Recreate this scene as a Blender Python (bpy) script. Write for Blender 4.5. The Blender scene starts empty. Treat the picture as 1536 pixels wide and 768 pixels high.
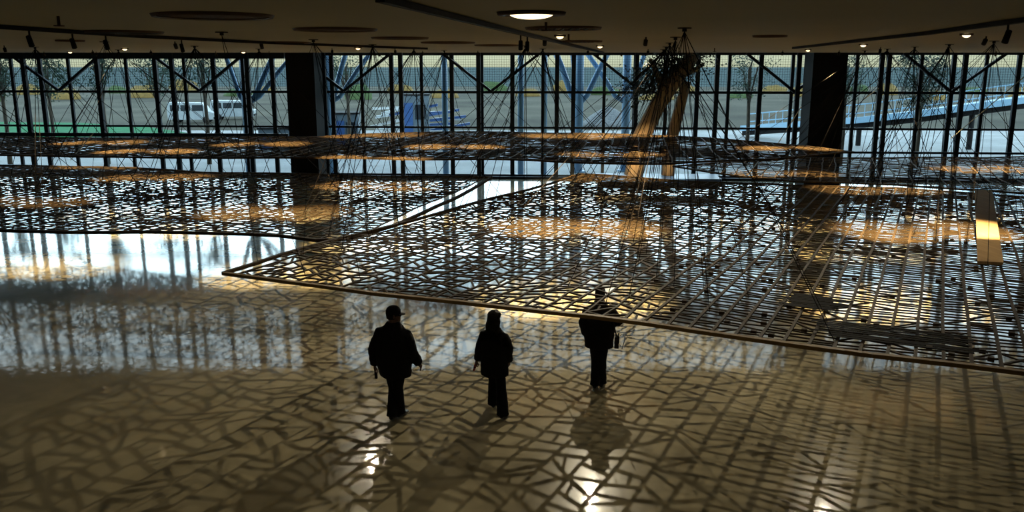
import bpy, bmesh, math, random
from mathutils import Vector, Matrix, noise
random.seed(7)
sc = bpy.context.scene
col = sc.collection
R = math.radians

# ------------------------------------------------------------------ camera, sky, exposure
FPX, PITCH, CAMZ = 1300.0, R(12.3), 5.3               # focal length in px, pitch, eye height
HC, YE, FH, ZR = 5.793, 31.0, 5.97, 10.5                # ceiling height, far edge of the ceiling, head of the lower glazing, atrium roof
cd = bpy.data.cameras.new('camera'); cam = bpy.data.objects.new('camera', cd); col.objects.link(cam)
cam.location = (0, 0, CAMZ); cam.rotation_euler = (math.pi/2 - PITCH, 0, 0)
cd.sensor_width = 36; cd.lens = FPX/1536*36; cd.clip_end = 30000; cd.clip_start = .05
sc.camera = cam
sc.view_settings.view_transform = 'Standard'; sc.view_settings.look = 'None'
sc.view_settings.gamma = 1; sc.view_settings.use_curve_mapping = False
sc.view_settings.exposure = 0.0
sc.cycles.max_bounces = 10; sc.cycles.transparent_max_bounces = 24
sc.cycles.caustics_reflective = False; sc.cycles.caustics_refractive = False
sc.cycles.sample_clamp_indirect = 4

SKY = 8.5
LAMP_WIDE, LAMP_POOL = 380.0, 2300.0
w = bpy.data.worlds.new('sky'); sc.world = w; w.use_nodes = True
nt = w.node_tree; bg = nt.nodes['Background']
tc = nt.nodes.new('ShaderNodeTexCoord'); sx = nt.nodes.new('ShaderNodeSeparateXYZ')
rp = nt.nodes.new('ShaderNodeValToRGB')
nt.links.new(tc.outputs['Generated'], sx.inputs[0]); nt.links.new(sx.outputs['Z'], rp.inputs[0]); nt.links.new(rp.outputs[0], bg.inputs[0])
els = rp.color_ramp.elements
els[0].position = 0.0; els[0].color = (.125, .098, .06, 1)
els[1].position = 1.0; els[1].color = (.05, .07, .10, 1)
for p, c in ((.02, (.16, .135, .09)), (.09, (.76, .79, .79)), (.2, (.98, 1.0, 1.0)), (.45, (.17, .205, .25))):
    e = els.new(p); e.color = (*c, 1)
bg.inputs[1].default_value = SKY

# ------------------------------------------------------------------ pixel helpers (a pixel gives a direction; the plane gives the distance)
CP, SP = math.cos(PITCH), math.sin(PITCH)
def ray(x, y):
    b = (384-y)/FPX
    return Vector(((x-768)/FPX, CP+b*SP, -SP+b*CP))
def onz(x, y, z):
    r = ray(x, y); return Vector((0, 0, CAMZ)) + r*((z-CAMZ)/r.z)
def ony(x, y, Y):
    r = ray(x, y); return Vector((0, 0, CAMZ)) + r*(Y/r.y)

# ------------------------------------------------------------------ mesh builder
class MB:
    def __init__(s): s.v, s.f = [], []
    def box(s, c, h, m=None):
        n = len(s.v); c = Vector(c)
        for i in range(8):
            p = Vector((h[0]*(1 if i & 1 else -1), h[1]*(1 if i & 2 else -1), h[2]*(1 if i & 4 else -1)))
            if m: p = m @ p
            s.v.append(c+p)
        s.f += [[n+i for i in q] for q in ((0,2,3,1),(4,5,7,6),(0,1,5,4),(2,6,7,3),(0,4,6,2),(1,3,7,5))]
        return s
    def bar(s, a, b, wd, ht, up=(0,0,1)):
        a, b = Vector(a), Vector(b); d = (b-a)
        if d.length < 1e-6: return s
        d.normalize(); u = Vector(up); r = d.cross(u)
        if r.length < 1e-4: r = d.cross(Vector((1,0,0)))
        r.normalize(); u = r.cross(d)
        n = len(s.v)
        for p in (a, b):
            for i, j in ((-1,-1),(1,-1),(1,1),(-1,1)): s.v.append(p + r*(i*wd/2) + u*(j*ht/2))
        s.f += [[n+i for i in q] for q in ((0,1,2,3),(7,6,5,4),(0,4,5,1),(1,5,6,2),(2,6,7,3),(3,7,4,0))]
        return s
    def poly_bar(s, pts, wd, ht):
        """ribbon of rectangular section along horizontal-ish points"""
        n = len(s.v); k = len(pts)
        for i, p in enumerate(pts):
            d = (pts[min(i+1,k-1)]-pts[max(i-1,0)]); d.z = 0; d.normalize(); r = Vector((d.y,-d.x,0))
            for a, b in ((-1,-1),(1,-1),(1,1),(-1,1)): s.v.append(p + r*(a*wd/2) + Vector((0,0,b*ht/2)))
        for i in range(k-1):
            o = n+4*i
            for j in range(4): s.f.append([o+j, o+(j+1)%4, o+4+(j+1)%4, o+4+j])
        s.f += [[n+3,n+2,n+1,n], [n+4*(k-1)+j for j in range(4)]]
        return s
    def rings(s, rings, cap=True):
        n = len(s.v); k = len(rings[0])
        for r in rings: s.v += [Vector(p) for p in r]
        for i in range(len(rings)-1):
            o = n+k*i
            for j in range(k): s.f.append([o+j, o+(j+1)%k, o+k+(j+1)%k, o+k+j])
        if cap: s.f += [[n+k-1-j for j in range(k)], [n+k*(len(rings)-1)+j for j in range(k)]]
        return s
    def tube(s, pts, rad, k=8, ref=None, flat=None):
        """tube with radius per point; flat = (ratio) squeezes along ref axis"""
        pts = [Vector(p) for p in pts]; m = len(pts)
        if not hasattr(rad, '__len__'): rad = [rad]*m
        rr = []; tot = (pts[-1]-pts[0]).normalized(); q0 = Vector(ref) if ref else (Vector((0,1,0)) if abs(tot.z) > .5 else Vector((0,0,1)))
        for i, p in enumerate(pts):
            d = (pts[min(i+1,m-1)]-pts[max(i-1,0)]).normalized()
            a = d.cross(q0)
            if a.length < 1e-3: a = d.cross(Vector((1,.1,0)))
            a.normalize(); b = a.cross(d)
            r = rad[i]; ra, rb = r if hasattr(r, '__len__') else (r, r)
            rr.append([p + a*(math.cos(t)*ra) + b*(math.sin(t)*rb) for t in [2*math.pi*j/k for j in range(k)]])
        return s.rings(rr)
    def cyl(s, c, r, h, k=24, r2=None):
        c = Vector(c); r2 = r if r2 is None else r2
        return s.rings([[c+Vector((math.cos(t)*q, math.sin(t)*q, z)) for t in [2*math.pi*j/k for j in range(k)]] for q, z in ((r,0),(r2,h))])
    def ellipsoid(s, c, r, k=12, m=8):
        c = Vector(c); rr = []
        for i in range(m+1):
            a = math.pi*(.02+.96*i/m)
            rr.append([c+Vector((r[0]*math.sin(a)*math.cos(t), r[1]*math.sin(a)*math.sin(t), -r[2]*math.cos(a))) for t in [2*math.pi*j/k for j in range(k)]])
        return s.rings(rr)
    def mesh(s, name, mat=None, smooth=False):
        me = bpy.data.meshes.new(name); me.from_pydata([tuple(p) for p in s.v], [], s.f)
        if mat: me.materials.append(mat)
        if smooth: me.polygons.foreach_set('use_smooth', [True]*len(me.polygons))
        me.update(); return me
    def build(s, name, mat, parent=None, smooth=False, mtx=None):
        o = bpy.data.objects.new(name, s.mesh(name, mat, smooth)); col.objects.link(o)
        if parent: o.parent = parent
        if mtx: o.matrix_local = mtx
        return o
def tag(o, label=None, cat=None, group=None, kind=None):
    for k, v in (('label', label), ('category', cat), ('group', group), ('kind', kind)):
        if v: o[k] = v
    return o
def empty(name, loc=(0,0,0), rz=0, label=None, cat=None, group=None, kind=None):
    o = bpy.data.objects.new(name, None); col.objects.link(o); o.empty_display_size = .2
    o.location = loc; o.rotation_euler = (0,0,rz)
    return tag(o, label, cat, group, kind)
def inst(name, me, parent, mtx):
    o = bpy.data.objects.new(name, me); col.objects.link(o)
    if parent: o.parent = parent
    o.matrix_local = mtx; return o

# ------------------------------------------------------------------ materials
def mat(name, c1, c2=None, rough=.6, metal=0, scale=3, bump=0, spec=.5, detail=4, stretch=(1,1,1)):
    m = bpy.data.materials.new(name); m.use_nodes = True; n = m.node_tree; p = n.nodes['Principled BSDF']
    p.inputs['Roughness'].default_value = rough; p.inputs['Metallic'].default_value = metal
    p.inputs['Specular IOR Level'].default_value = spec
    t = n.nodes.new('ShaderNodeTexCoord'); mp = n.nodes.new('ShaderNodeMapping'); mp.inputs['Scale'].default_value = stretch
    nz = n.nodes.new('ShaderNodeTexNoise'); nz.inputs['Scale'].default_value = scale; nz.inputs['Detail'].default_value = detail
    n.links.new(t.outputs['Object'], mp.inputs[0]); n.links.new(mp.outputs[0], nz.inputs[0])
    r = n.nodes.new('ShaderNodeValToRGB'); r.color_ramp.elements[0].position = .3; r.color_ramp.elements[1].position = .7
    r.color_ramp.elements[0].color = (*c1, 1); r.color_ramp.elements[1].color = (*(c2 or c1), 1)
    n.links.new(nz.outputs[0], r.inputs[0]); n.links.new(r.outputs[0], p.inputs['Base Color'])
    if bump:
        b = n.nodes.new('ShaderNodeBump'); b.inputs['Strength'].default_value = bump; b.inputs['Distance'].default_value = .02
        n.links.new(nz.outputs[0], b.inputs['Height']); n.links.new(b.outputs[0], p.inputs['Normal'])
    return m
def emit(name, c, s):
    m = bpy.data.materials.new(name); m.use_nodes = True; n = m.node_tree; n.nodes.clear()
    o = n.nodes.new('ShaderNodeOutputMaterial'); e = n.nodes.new('ShaderNodeEmission')
    e.inputs[0].default_value = (*c, 1); e.inputs[1].default_value = s; n.links.new(e.outputs[0], o.inputs[0]); return m
def glass(name, tint, gl=.06):
    m = bpy.data.materials.new(name); m.use_nodes = True; n = m.node_tree; n.nodes.clear()
    o = n.nodes.new('ShaderNodeOutputMaterial'); t = n.nodes.new('ShaderNodeBsdfTransparent'); g = n.nodes.new('ShaderNodeBsdfGlossy'); x = n.nodes.new('ShaderNodeMixShader')
    t.inputs[0].default_value = (*tint, 1); g.inputs['Roughness'].default_value = .03; x.inputs[0].default_value = gl
    n.links.new(t.outputs[0], x.inputs[1]); n.links.new(g.outputs[0], x.inputs[2]); n.links.new(x.outputs[0], o.inputs[0]); return m

M = {}
M['ceil'] = mat('ceiling_paint', (.36,.33,.225), (.41,.375,.255), .7, scale=.3)
M['soffit'] = mat('soffit_paint', (.45,.45,.42), None, .7)
M['wall'] = mat('dark_wall', (.10,.09,.07), (.13,.11,.09), .7, scale=.6)
M['black'] = mat('black_paint', (.004,.004,.004), (.008,.007,.007), .8, spec=.1, scale=1)
M['frame'] = mat('dark_blue_frame', (.005,.009,.015), (.009,.014,.022), .5, spec=.2, scale=2)
M['glass'] = glass('teal_glass', (.72,.85,.90), .04)
M['glass2'] = glass('fritted_glass', (.50,.56,.58), .05)
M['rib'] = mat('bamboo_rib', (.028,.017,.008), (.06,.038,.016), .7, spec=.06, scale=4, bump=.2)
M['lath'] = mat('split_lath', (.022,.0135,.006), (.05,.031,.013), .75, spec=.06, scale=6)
M['board'] = mat('ochre_board', (.15,.093,.034), (.21,.135,.052), .65, spec=.1, scale=3, stretch=(1,8,1))
M['plank'] = mat('light_plank', (.24,.15,.07), (.31,.20,.09), .85, spec=.03, scale=2, stretch=(6,.6,1))
M['weave'] = mat('dark_weave', (.004,.003,.002), (.009,.006,.004), .9, spec=.05, scale=30)
M['rope'] = mat('dark_rope', (.006,.005,.005), (.012,.010,.009), .9, spec=.05, scale=20)
M['prope'] = mat('pale_rope', (.70,.62,.42), (.8,.72,.5), .6, scale=20)
M['steel'] = mat('dark_steel', (.010,.009,.009), (.02,.018,.017), .7, spec=.15)
M['ring'] = mat('vent_metal', (.06,.032,.02), (.09,.05,.03), .6, spec=.2)
M['vent'] = mat('vent_dark', (.05,.028,.018), (.07,.04,.026), .7, spec=.1)
M['lens'] = emit('lamp_lens', (1,.74,.40), 3.2)
M['bark'] = mat('pale_bark', (.16,.10,.05), (.32,.21,.11), .8, scale=3, bump=.6, stretch=(6,6,1))
M['leaf_d'] = mat('dark_leaf', (.012,.018,.012), (.03,.04,.02), .7, scale=5)
M['leaf'] = mat('olive_leaf', (.02,.05,.03), (.05,.09,.04), .6, scale=3)
M['trunk'] = mat('tree_bark', (.06,.045,.03), (.11,.08,.05), .9, scale=6)
M['cloth'] = mat('black_wool', (.006,.006,.007), (.010,.009,.010), .9, scale=30, spec=.15)
M['cloth2'] = mat('black_denim', (.006,.006,.008), (.009,.009,.012), .9, scale=40, spec=.15)
M['skin'] = mat('skin', (.10,.055,.036), (.13,.072,.048), .6, scale=10, spec=.3)
M['hair'] = mat('dark_hair', (.006,.004,.003), (.012,.008,.006), .7, scale=60, spec=.2)
M['shoe'] = mat('black_leather', (.007,.006,.006), None, .5)
M['red'] = mat('red_paper', (.35,.05,.045), (.45,.09,.07), .7)
M['white'] = mat('white_paint', (.62,.64,.64), (.7,.71,.7), .4)
M['steelblue'] = mat('pale_blue_steel', (.20,.36,.55), (.28,.45,.62), .4, scale=1)
M['ramp'] = mat('ramp_concrete', (.30,.50,.66), (.38,.58,.72), .5, scale=1)
M['blue'] = mat('blue_steel', (.03,.08,.22), (.05,.12,.30), .4)
M['pave'] = mat('pale_paving', (.34,.32,.29), (.50,.47,.43), .7, scale=.35, detail=8)
M['land'] = mat('dusty_ground', (.07,.062,.045), (.17,.145,.10), .9, spec=.05, scale=.06, detail=8)
M['lawn'] = mat('lawn', (.04,.19,.075), (.06,.26,.11), .9, spec=.05, scale=.8)
M['sea'] = mat('sea', (.045,.075,.074), (.06,.095,.092), .9, spec=.03, scale=.01)
M['gravel'] = mat('gravel', (.14,.14,.14), (.26,.25,.24), .95, scale=6, bump=.8)
M['rubber'] = mat('rubber', (.012,.012,.012), None, .8)
M['wglass'] = mat('van_window', (.02,.025,.03), None, .1)
M['cabin2'] = mat('van_paint', (.30,.33,.34), (.36,.39,.40), .4)
M['cabin'] = mat('cabin_panel', (.10,.13,.15), (.14,.17,.19), .5)
M['shrub'] = mat('dry_shrub', (.20,.13,.04), (.32,.20,.06), .9, scale=3)
M['green'] = mat('hedge_leaf', (.05,.09,.03), (.10,.14,.05), .9, scale=3)

def floor_material():
    m = bpy.data.materials.new('polished_marble'); m.use_nodes = True; n = m.node_tree; p = n.nodes['Principled BSDF']
    t = n.nodes.new('ShaderNodeTexCoord')
    a = n.nodes.new('ShaderNodeTexNoise'); a.inputs['Scale'].default_value = .55; a.inputs['Detail'].default_value = 9; a.inputs['Distortion'].default_value = 1.2
    r = n.nodes.new('ShaderNodeValToRGB'); r.color_ramp.elements[0].position = .34; r.color_ramp.elements[1].position = .66
    r.color_ramp.elements[0].color = (.255,.215,.13,1); r.color_ramp.elements[1].color = (.37,.315,.195,1)
    n.links.new(t.outputs['Object'], a.inputs[0]); n.links.new(a.outputs[0], r.inputs[0]); n.links.new(r.outputs[0], p.inputs['Base Color'])
    q = n.nodes.new('ShaderNodeMapRange'); q.inputs[1].default_value = .3; q.inputs[2].default_value = .7; q.inputs[3].default_value = .025; q.inputs[4].default_value = .055
    n.links.new(a.outputs[0], q.inputs[0]); n.links.new(q.outputs[0], p.inputs['Roughness'])
    mp = n.nodes.new('ShaderNodeMapping'); mp.inputs['Scale'].default_value = (1,1,1)
    b = n.nodes.new('ShaderNodeTexNoise'); b.inputs['Scale'].default_value = 9; b.inputs['Detail'].default_value = 4
    bm = n.nodes.new('ShaderNodeBump'); bm.inputs['Strength'].default_value = .08; bm.inputs['Distance'].default_value = .01
    n.links.new(t.outputs['Object'], mp.inputs[0]); n.links.new(mp.outputs[0], b.inputs[0]); n.links.new(b.outputs[0], bm.inputs['Height']); n.links.new(bm.outputs[0], p.inputs['Normal'])
    p.inputs['IOR'].default_value = 1.75
    p.inputs['Coat Weight'].default_value = .15; p.inputs['Coat Roughness'].default_value = .25
    return m
M['floor'] = floor_material()

# ------------------------------------------------------------------ the room
RX, YB, FY, FA = 36.0, -9.0, 42.0, R(3.6)
def fac(s, z, off=0): return Vector((s*math.cos(FA), FY - s*math.sin(FA), z)) + Vector((math.sin(FA), math.cos(FA), 0))*off
FM = Matrix.Translation((0,FY,0)) @ Matrix.Rotation(-FA, 4, 'Z')       # local x along the facade, y outwards
def slab(pts, z0, z1):
    m = MB(); n = len(pts)
    m.rings([[Vector((p[0],p[1],z)) for p in pts] for z in (z0,z1)]); return m
cl, cr = fac(-RX,0,.5), fac(RX,0,.5)
foot = [(-RX,YB),(RX,YB),(RX,cr.y),(-RX,cl.y)]
fl = tag(slab(foot, -.2, 0).build('floor', M['floor']), 'polished tan marble floor mirroring the windows', kind='structure')
ce = tag(slab([(-RX,YB),(RX,YB),(RX,YE),(-RX,YE)], HC, HC+.3).build('ceiling', M['ceil']), 'low brown painted ceiling with recessed lamps', kind='structure')
tag(slab([(-RX,YE-.3),(RX,YE-.3),(RX,cr.y+.2),(-RX,cl.y+.2)], ZR, ZR+.3).build('ceiling_atrium', M['ceil']), 'higher roof over the strip behind the glazing', kind='structure')
tag(MB().box((0,YE-.15,(HC+.3+ZR)/2),(RX,.15,(ZR-HC-.3)/2)).build('wall_bulkhead', M['soffit']), kind='structure')
for nm, x in (('wall_left',-RX-.15),('wall_right',RX+.15)):
    tag(MB().box((x,(YB+45)/2,ZR/2+.1),(.15,(45-YB)/2,ZR/2+.25)).build(nm, M['wall']), kind='structure')
tag(MB().box((0,YB-.15,HC/2+.1),(RX,.15,HC/2+.25)).build('wall_rear', M['wall']), kind='structure')
tag(MB().box((0,(YB+1.6)/2,3.55),(RX-.02,(1.6-YB)/2-.02,.15)).build('floor_mezzanine', M['soffit']), 'mezzanine slab under the viewer', kind='structure')

# facade ------------------------------------------------------------
ZT, ZM = 4.12, 2.44
wb = MB()
wb.box((0,.1,.05),(RX-.05,.22,.05)).box((0,.1,FH-.06),(RX-.05,.12,.06)).box((0,.1,ZR-.1),(RX-.05,.12,.1))
wb.box((-23.4,.1,6.4),(12.5,.08,.45))
wb.box((-23.4,-.12,FH-.14),(12.5,.1,.14))
wall = tag(wb.build('wall_back', M['frame'], mtx=FM), 'glazed facade of dark blue posts, rails and braces', kind='structure')
S0, PS = -5.3, 3.72
post_me = MB().box((0,0,ZR/2),(.10,.09,ZR/2)).mesh('post', M['frame'])
i = -8
while S0+i*PS < RX-1:
    s = S0+i*PS
    if s > -RX+.5: inst('post', post_me, wall, Matrix.Translation((s,-.18,0)))
    i += 1
for k in range(-4, 5):                                                  # V braces of the upper row
    s = -1.0 + k*7.1
    for d in (-1, 1):
        MB().bar((s,-.05,ZT+.05),(s+d*2.3,-.05,FH-.05),.12,.16,(0,1,0)).build('diagonal_brace', M['frame'], wall)
rail = MB().box((-23.4,-.2,2.04),(12.5,.06,.09)).build('lower_rail', M['frame'], wall)
MB().box((23,-.2,1.38),(9.0,.05,.05)).build('lower_rail', M['frame'], wall)
WU = 2.92; nw = 24
mull_me = MB().box((0,0,ZR/2),(.10,.07,ZR/2)).mesh('mullion', M['frame'])
thin_me = MB().box((0,0,ZR/2),(.075,.06,ZR/2)).mesh('mullion', M['frame'])
hb_me = {z: MB().box((0,0,0),(WU/2,.05,h)).mesh('transom', M['frame']) for z, h in ((.12,.05),(ZM,.05),(ZT,.06),(FH-.08,.05))}
pane_me = {}
for z0, z1 in ((.17,ZM-.05),(ZM+.05,ZT-.06),(ZT+.06,FH-.13),(FH,ZR-.2)):
    pane_me[(z0+z1)/2] = MB().box((0,0,0),(WU/4-.05,.006,(z1-z0)/2)).mesh('pane', M['glass2' if z0 > FH-.01 else 'glass'])
# wire bird screen in front of the upper panes: many fine wires, one part
for n in range(nw):
    s = (n-nw/2+.5)*WU
    if abs(s)+WU/2 > RX: continue
    W = empty('window_%d' % (n+1), kind='structure'); W.matrix_world = FM @ Matrix.Translation((s,.3,0))
    inst('mullion', mull_me, W, Matrix.Translation((-WU/2,0,0))); inst('mullion', thin_me, W, Matrix.Translation((0,0,0)))
    for z, me in hb_me.items(): inst('transom', me, W, Matrix.Translation((0,0,z)))
    for z, me in pane_me.items():
        for d in (-1,1): inst('pane', me, W, Matrix.Translation((d*WU/4,0,z)))
    sm = MB()
    q = -WU/2+.1
    while q < WU/2-.05: sm.bar((q,.1,ZT+.1),(q,.1,FH-.12),.008,.008); q += .115
    q = ZT+.15
    while q < FH-.12: sm.bar((-WU/2+.06,.1,q),(WU/2-.06,.1,q),.008,.008); q += .115
    tag(sm.build('wire_screen', M['steel'], W), kind='stuff')

# two black columns just inside the facade
def column(x, wd, label):
    p = ony(x, 140, 40.6 - (x-768)/1300*40*math.sin(FA))
    m = MB(); m.box((0,0,ZR/2),(wd/2,wd/2,ZR/2-.002))
    c = empty('column', (p.x,p.y,0), -FA, label, 'column')
    m.build('shaft', M['black'], c)
    MB().box((0,0,.09),(wd/2+.05,wd/2+.05,.085)).build('plinth', M['black'], c)
    MB().box((0,0,ZR-.12),(wd/2+.04,wd/2+.04,.1)).build('collar', M['black'], c)
column(458, 1.32, 'wide black column in front of the glazing, nearer the lawn and parked vans')
column(1235, 1.48, 'wide black column in front of the glazing, beside the pale outdoor ramp')

# ------------------------------------------------------------------ outside
tag(MB().box((0,60,-.27),(90,17.2,.1)).build('paving_ground', M['pave']), 'pale paving beyond the glass', kind='structure')
tag(MB().box((0,170,-.5),(400,94,.1)).build('land_ground', M['land']), 'dusty open ground beyond the paving', kind='structure')
tag(MB().box((0,10200,-.7),(12000,9960,.1)).build('sea_ground', M['sea']), 'blue-grey sea to the horizon', kind='structure')
a, b = onz(-200,201,-.15), onz(290,201,-.15)
lw = MB(); zz = -.08
L = [onz(-300,206,zz), onz(310,203,zz), onz(225,191,zz), onz(120,184,zz), onz(-300,180,zz)]
lw.rings([[Vector((p.x,p.y,z)) for p in L] for z in (-.16,zz)])
tag(lw.build('lawn', M['lawn']), 'strip of green lawn beyond the glass', 'lawn', kind='stuff')

def tree(px, Y, zc, rx, rz, n, label, mt='leaf', grp='trees outside the glass'):
    p = ony(px, 120, Y); t = empty('tree', (p.x, Y, -.17), 0, label, 'tree', grp)
    MB().tube([(0,0,0),(.05,0,zc*.4),(-.05,.05,zc+.3),(.1,.05,zc+rz*.6)],[.14,.11,.08,.03]).build('trunk', M['trunk'], t, True)
    for k in range(5):
        a = k*1.26+random.random(); MB().tube([(0,0,zc*.62+k*.12),(math.cos(a)*rx*.4,math.sin(a)*rx*.4,zc+k*.12),(math.cos(a)*rx*.8,math.sin(a)*rx*.8,zc+rz*.35)],[.05,.035,.012],6).build('branch', M['trunk'], t, True)
    m = MB()
    cl_ = [(random.gauss(0,.45)*rx, random.gauss(0,.45)*rx, zc+random.uniform(-.8,.9)*rz) for _ in range(26)]
    for _ in range(int(n*1.5)):
        c = random.choice(cl_); c = Vector((c[0]+random.gauss(0,.22)*rx, c[1]+random.gauss(0,.22)*rx, c[2]+random.gauss(0,.18)*rz))
        u = Vector((random.gauss(0,1),random.gauss(0,1),random.gauss(0,1))).normalized(); v = u.orthogonal().normalized(); g = random.uniform(.05,.10)
        k = len(m.v); m.v += [c-u*g, c+v*g*.5, c+u*g, c-v*g*.5]; m.f.append([k,k+1,k+2,k+3])
    m.build('crown', M[mt], t)
tl = 'young leafy tree standing on the paving behind the panes'
for px, Y, zc, rx, rz, n in ((0,50,5.2,.9,1.4,600),(70,54,5.0,1.0,1.5,800),(150,50,5.2,.9,1.3,600),(232,53,5.2,1.5,1.4,900),(305,50,5.4,1.0,1.2,500),
                             (520,56,5.0,1.2,1.3,500),(1125,49,5.0,1.1,1.4,600),(1270,49,4.8,.9,1.4,700)):
    tree(px, Y, zc, rx, rz, n, tl)
tree(1385, 48, 4.7, 1.2, 1.5, 2300, 'dense dark bushy tree beside the pale outdoor ramp', 'leaf', None)

# pale steel columns and branching supports
def steel_col(px, Y, r, label, arms=()):
    p = ony(px, 200, Y); t = empty('steel_column', (p.x, Y, -.17), 0, label, 'column', 'pale steel columns outside the glass')
    MB().cyl((0,0,0), r, 9.0, 14).build('shaft', M['steelblue'], t, True); MB().cyl((0,0,0), r*1.7, .08, 14).build('base_plate', M['steelblue'], t)
    for dx, dz, r2 in arms:
        MB().tube([(0,0,3.6),(dx*.25,.1,4.0),(dx*.6,.2,4.0+dz*.5),(dx,.3,4.0+dz)],[r2]*4,10).build('arm', M['steelblue'], t, True)
pl = 'slim round pale blue steel column'
for px in (781,816,668): steel_col(px, 44.6, .15, pl+' rising straight to the roof')
for px, Y, arms in ((372,45.2,((1.8,2.6,.14),(-1.3,3,.12),(2.8,2.4,.12))), (493,45,((-2.3,2.4,.15),(1.3,3,.13),(2.6,2.6,.12))), (868,46,((-1.5,2.8,.16),(1.6,2.4,.14),(-.5,3.4,.14))), (938,46.5,((-2.4,2.6,.13),(1.2,3,.12)))):
    steel_col(px, Y, .22, 'pale blue steel column with branching curved arms', arms)

# ramp at the right
rt = empty('footbridge_ramp', (0,0,0), 0, 'pale blue curved ramp with a baluster railing rising beyond the glass', 'ramp')
rpts = [ony(x, y, Y) for x, y, Y in ((1120,192,70),(1200,186,66),(1290,180,62),(1380,170,60),(1460,159,59),(1560,146,58),(1680,130,57))]
rpts[0].z = max(rpts[0].z, 0.1)
MB().poly_bar([p for p in rpts], 1.6, .42).build('deck', M['ramp'], rt)
MB().poly_bar([p+Vector((0,.1,-.4)) for p in rpts], 1.0, .38).build('soffit_beam', M['steel'], rt)
for zz in (.55, 1.15): MB().tube([p+Vector((0,-.7,zz)) for p in rpts], .045, 6).build('handrail', M['ramp'], rt)
for a, b in zip(rpts, rpts[1:]):
    for k in range(8):
        q = a.lerp(b, k/8); MB().bar(q+Vector((0,-.7,.2)), q+Vector((0,-.7,1.13)), .04, .04).build('baluster', M['ramp'], rt)
for p in (rpts[2], rpts[4], rpts[5]): MB().tube([(p.x,p.y,-.4),(p.x,p.y,p.z-.5)], .18, 10).build('pier', M['steel'], rt)

# vans
def van(px, Y, label):
    p = ony(px, 160, Y); t = empty('van', (p.x, Y, -.4), R(8), label, 'van', 'white vans parked beyond the lawn')
    prof = [(-2.3,.35),(2.3,.35),(2.35,1.0),(1.75,1.2),(1.2,2.05),(-2.25,2.1),(-2.35,1.2)]
    MB().rings([[Vector((x*.95 if abs(y)>.9 else x,y,z)) for x, z in prof] for y in (-.98,-.9,.9,.98)]).build('body', M['cabin2'], t)
    for x in (-1.5,1.5):
        for y in (-.88,.88):
            wv = MB(); wv.tube([(x,y-.12,.33),(x,y+.12,.33)], .34, 16).build('wheel', M['rubber'], t, True)
    for x0, x1 in ((-2.0,-1.1),(-.95,0),(.2,1.25)): MB().box(((x0+x1)/2,-.985,1.55),((x1-x0)/2,.012,.3)).build('window', M['wglass'], t)
    MB().box((2.36,-.7,.85),(.03,.14,.1)).build('headlamp', M['white'], t); MB().box((2.34,0,.5),(.06,.95,.1)).build('bumper', M['steel'], t)
van(288, 92, 'white van parked beyond the lawn, seen between the glazing bars'); van(350, 98, 'white van parked beyond the lawn, seen between the glazing bars')
def cabin(px, py, Y, wd, ht, label):
    p = ony(px, py, Y); t = empty('site_cabin', (p.x, Y, -.4), R(5), label, 'cabin')
    MB().box((0,0,ht/2),(wd/2,1.1,ht/2)).build('body', M['cabin'], t); MB().box((0,0,ht+.05),(wd/2+.08,1.2,.06)).build('roof', M['steel'], t)
    MB().box((-wd*.22,-1.12,ht*.42),(wd*.16,.03,ht*.4)).build('door', M['blue'], t); MB().box((wd*.2,-1.12,ht*.6),(wd*.18,.03,ht*.18)).build('window', M['wglass'], t)
cabin(520, 160, 62, 1.7, 2.5, 'low grey site cabin behind the branching steel columns')
cabin(622, 150, 74, 2.4, 3.4, 'taller dark site cabin behind the heap of steel beams')
cabin(415, 170, 60, 2.2, 1.6, 'squat dark site cabin behind the pale branching column')
# heap of beams: each beam a thing
random.seed(3)
bx0 = ony(628, 178, 80)
for k in range(16):
    c = Vector((bx0.x+random.uniform(-2.6,2.9), 80+random.uniform(-1.5,1.5), -.3+k*.13)); an = random.uniform(-.5,.5); ln = random.uniform(1.2,2.6)
    d = Vector((math.cos(an), math.sin(an), random.uniform(-.05,.25)))*ln
    o = MB()
    for oz in (-.09,.09): o.bar(c-d+Vector((0,0,oz)), c+d+Vector((0,0,oz)), .24, .04)
    o.bar(c-d, c+d, .04, .17)
    pale = k % 2
    tag(o.build('steel_beam', M['white'] if pale else M['blue']), ('pale' if pale else 'blue')+' steel beam lying in the heap beyond the glass', 'beam', 'steel beams heaped outside')
# gravel mound
gm = MB(); g0 = onz(912,188,-.4); rr = []
for i in range(7):
    q = i/6; rr.append([Vector((g0.x+math.cos(t)*2.9*(1-q)**.8*(1+.1*noise.noise((math.cos(t)*2,math.sin(t)*2,q*3)))+.001, g0.y+math.sin(t)*2.6*(1-q)**.8, -.4+2.1*q*(1-.1*q))) for t in [2*math.pi*j/20 for j in range(20)]])
gm.rings(rr); tag(gm.build('gravel_mound', M['gravel'], smooth=True), 'grey gravel mound heaped outside behind the curved steel columns', 'mound')
# shrub rows by the shore
random.seed(11)
for k in range(26):
    px = k*62-20+random.uniform(-15,15); Y = 150+(k*37%65); p = ony(px, 130, Y)
    m = MB(); sx_, sz_ = random.uniform(2,3.4), random.uniform(.9,2.2)
    m.ellipsoid((0,0,0),(sx_,1.6,sz_),12,7)
    m.v = [v*(1+.28*noise.noise(v*.9+Vector((k*7,0,0)))) for v in m.v]
    g = k % 3 == 0
    o = m.build('shrub', M['green' if g else 'shrub'], smooth=True); o.location = (p.x, Y, -.4+sz_*.3)
    tag(o, ('green' if g else 'ochre dry')+' low shrub on the far ground before the sea', 'shrub', 'shrubs before the sea')

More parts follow.
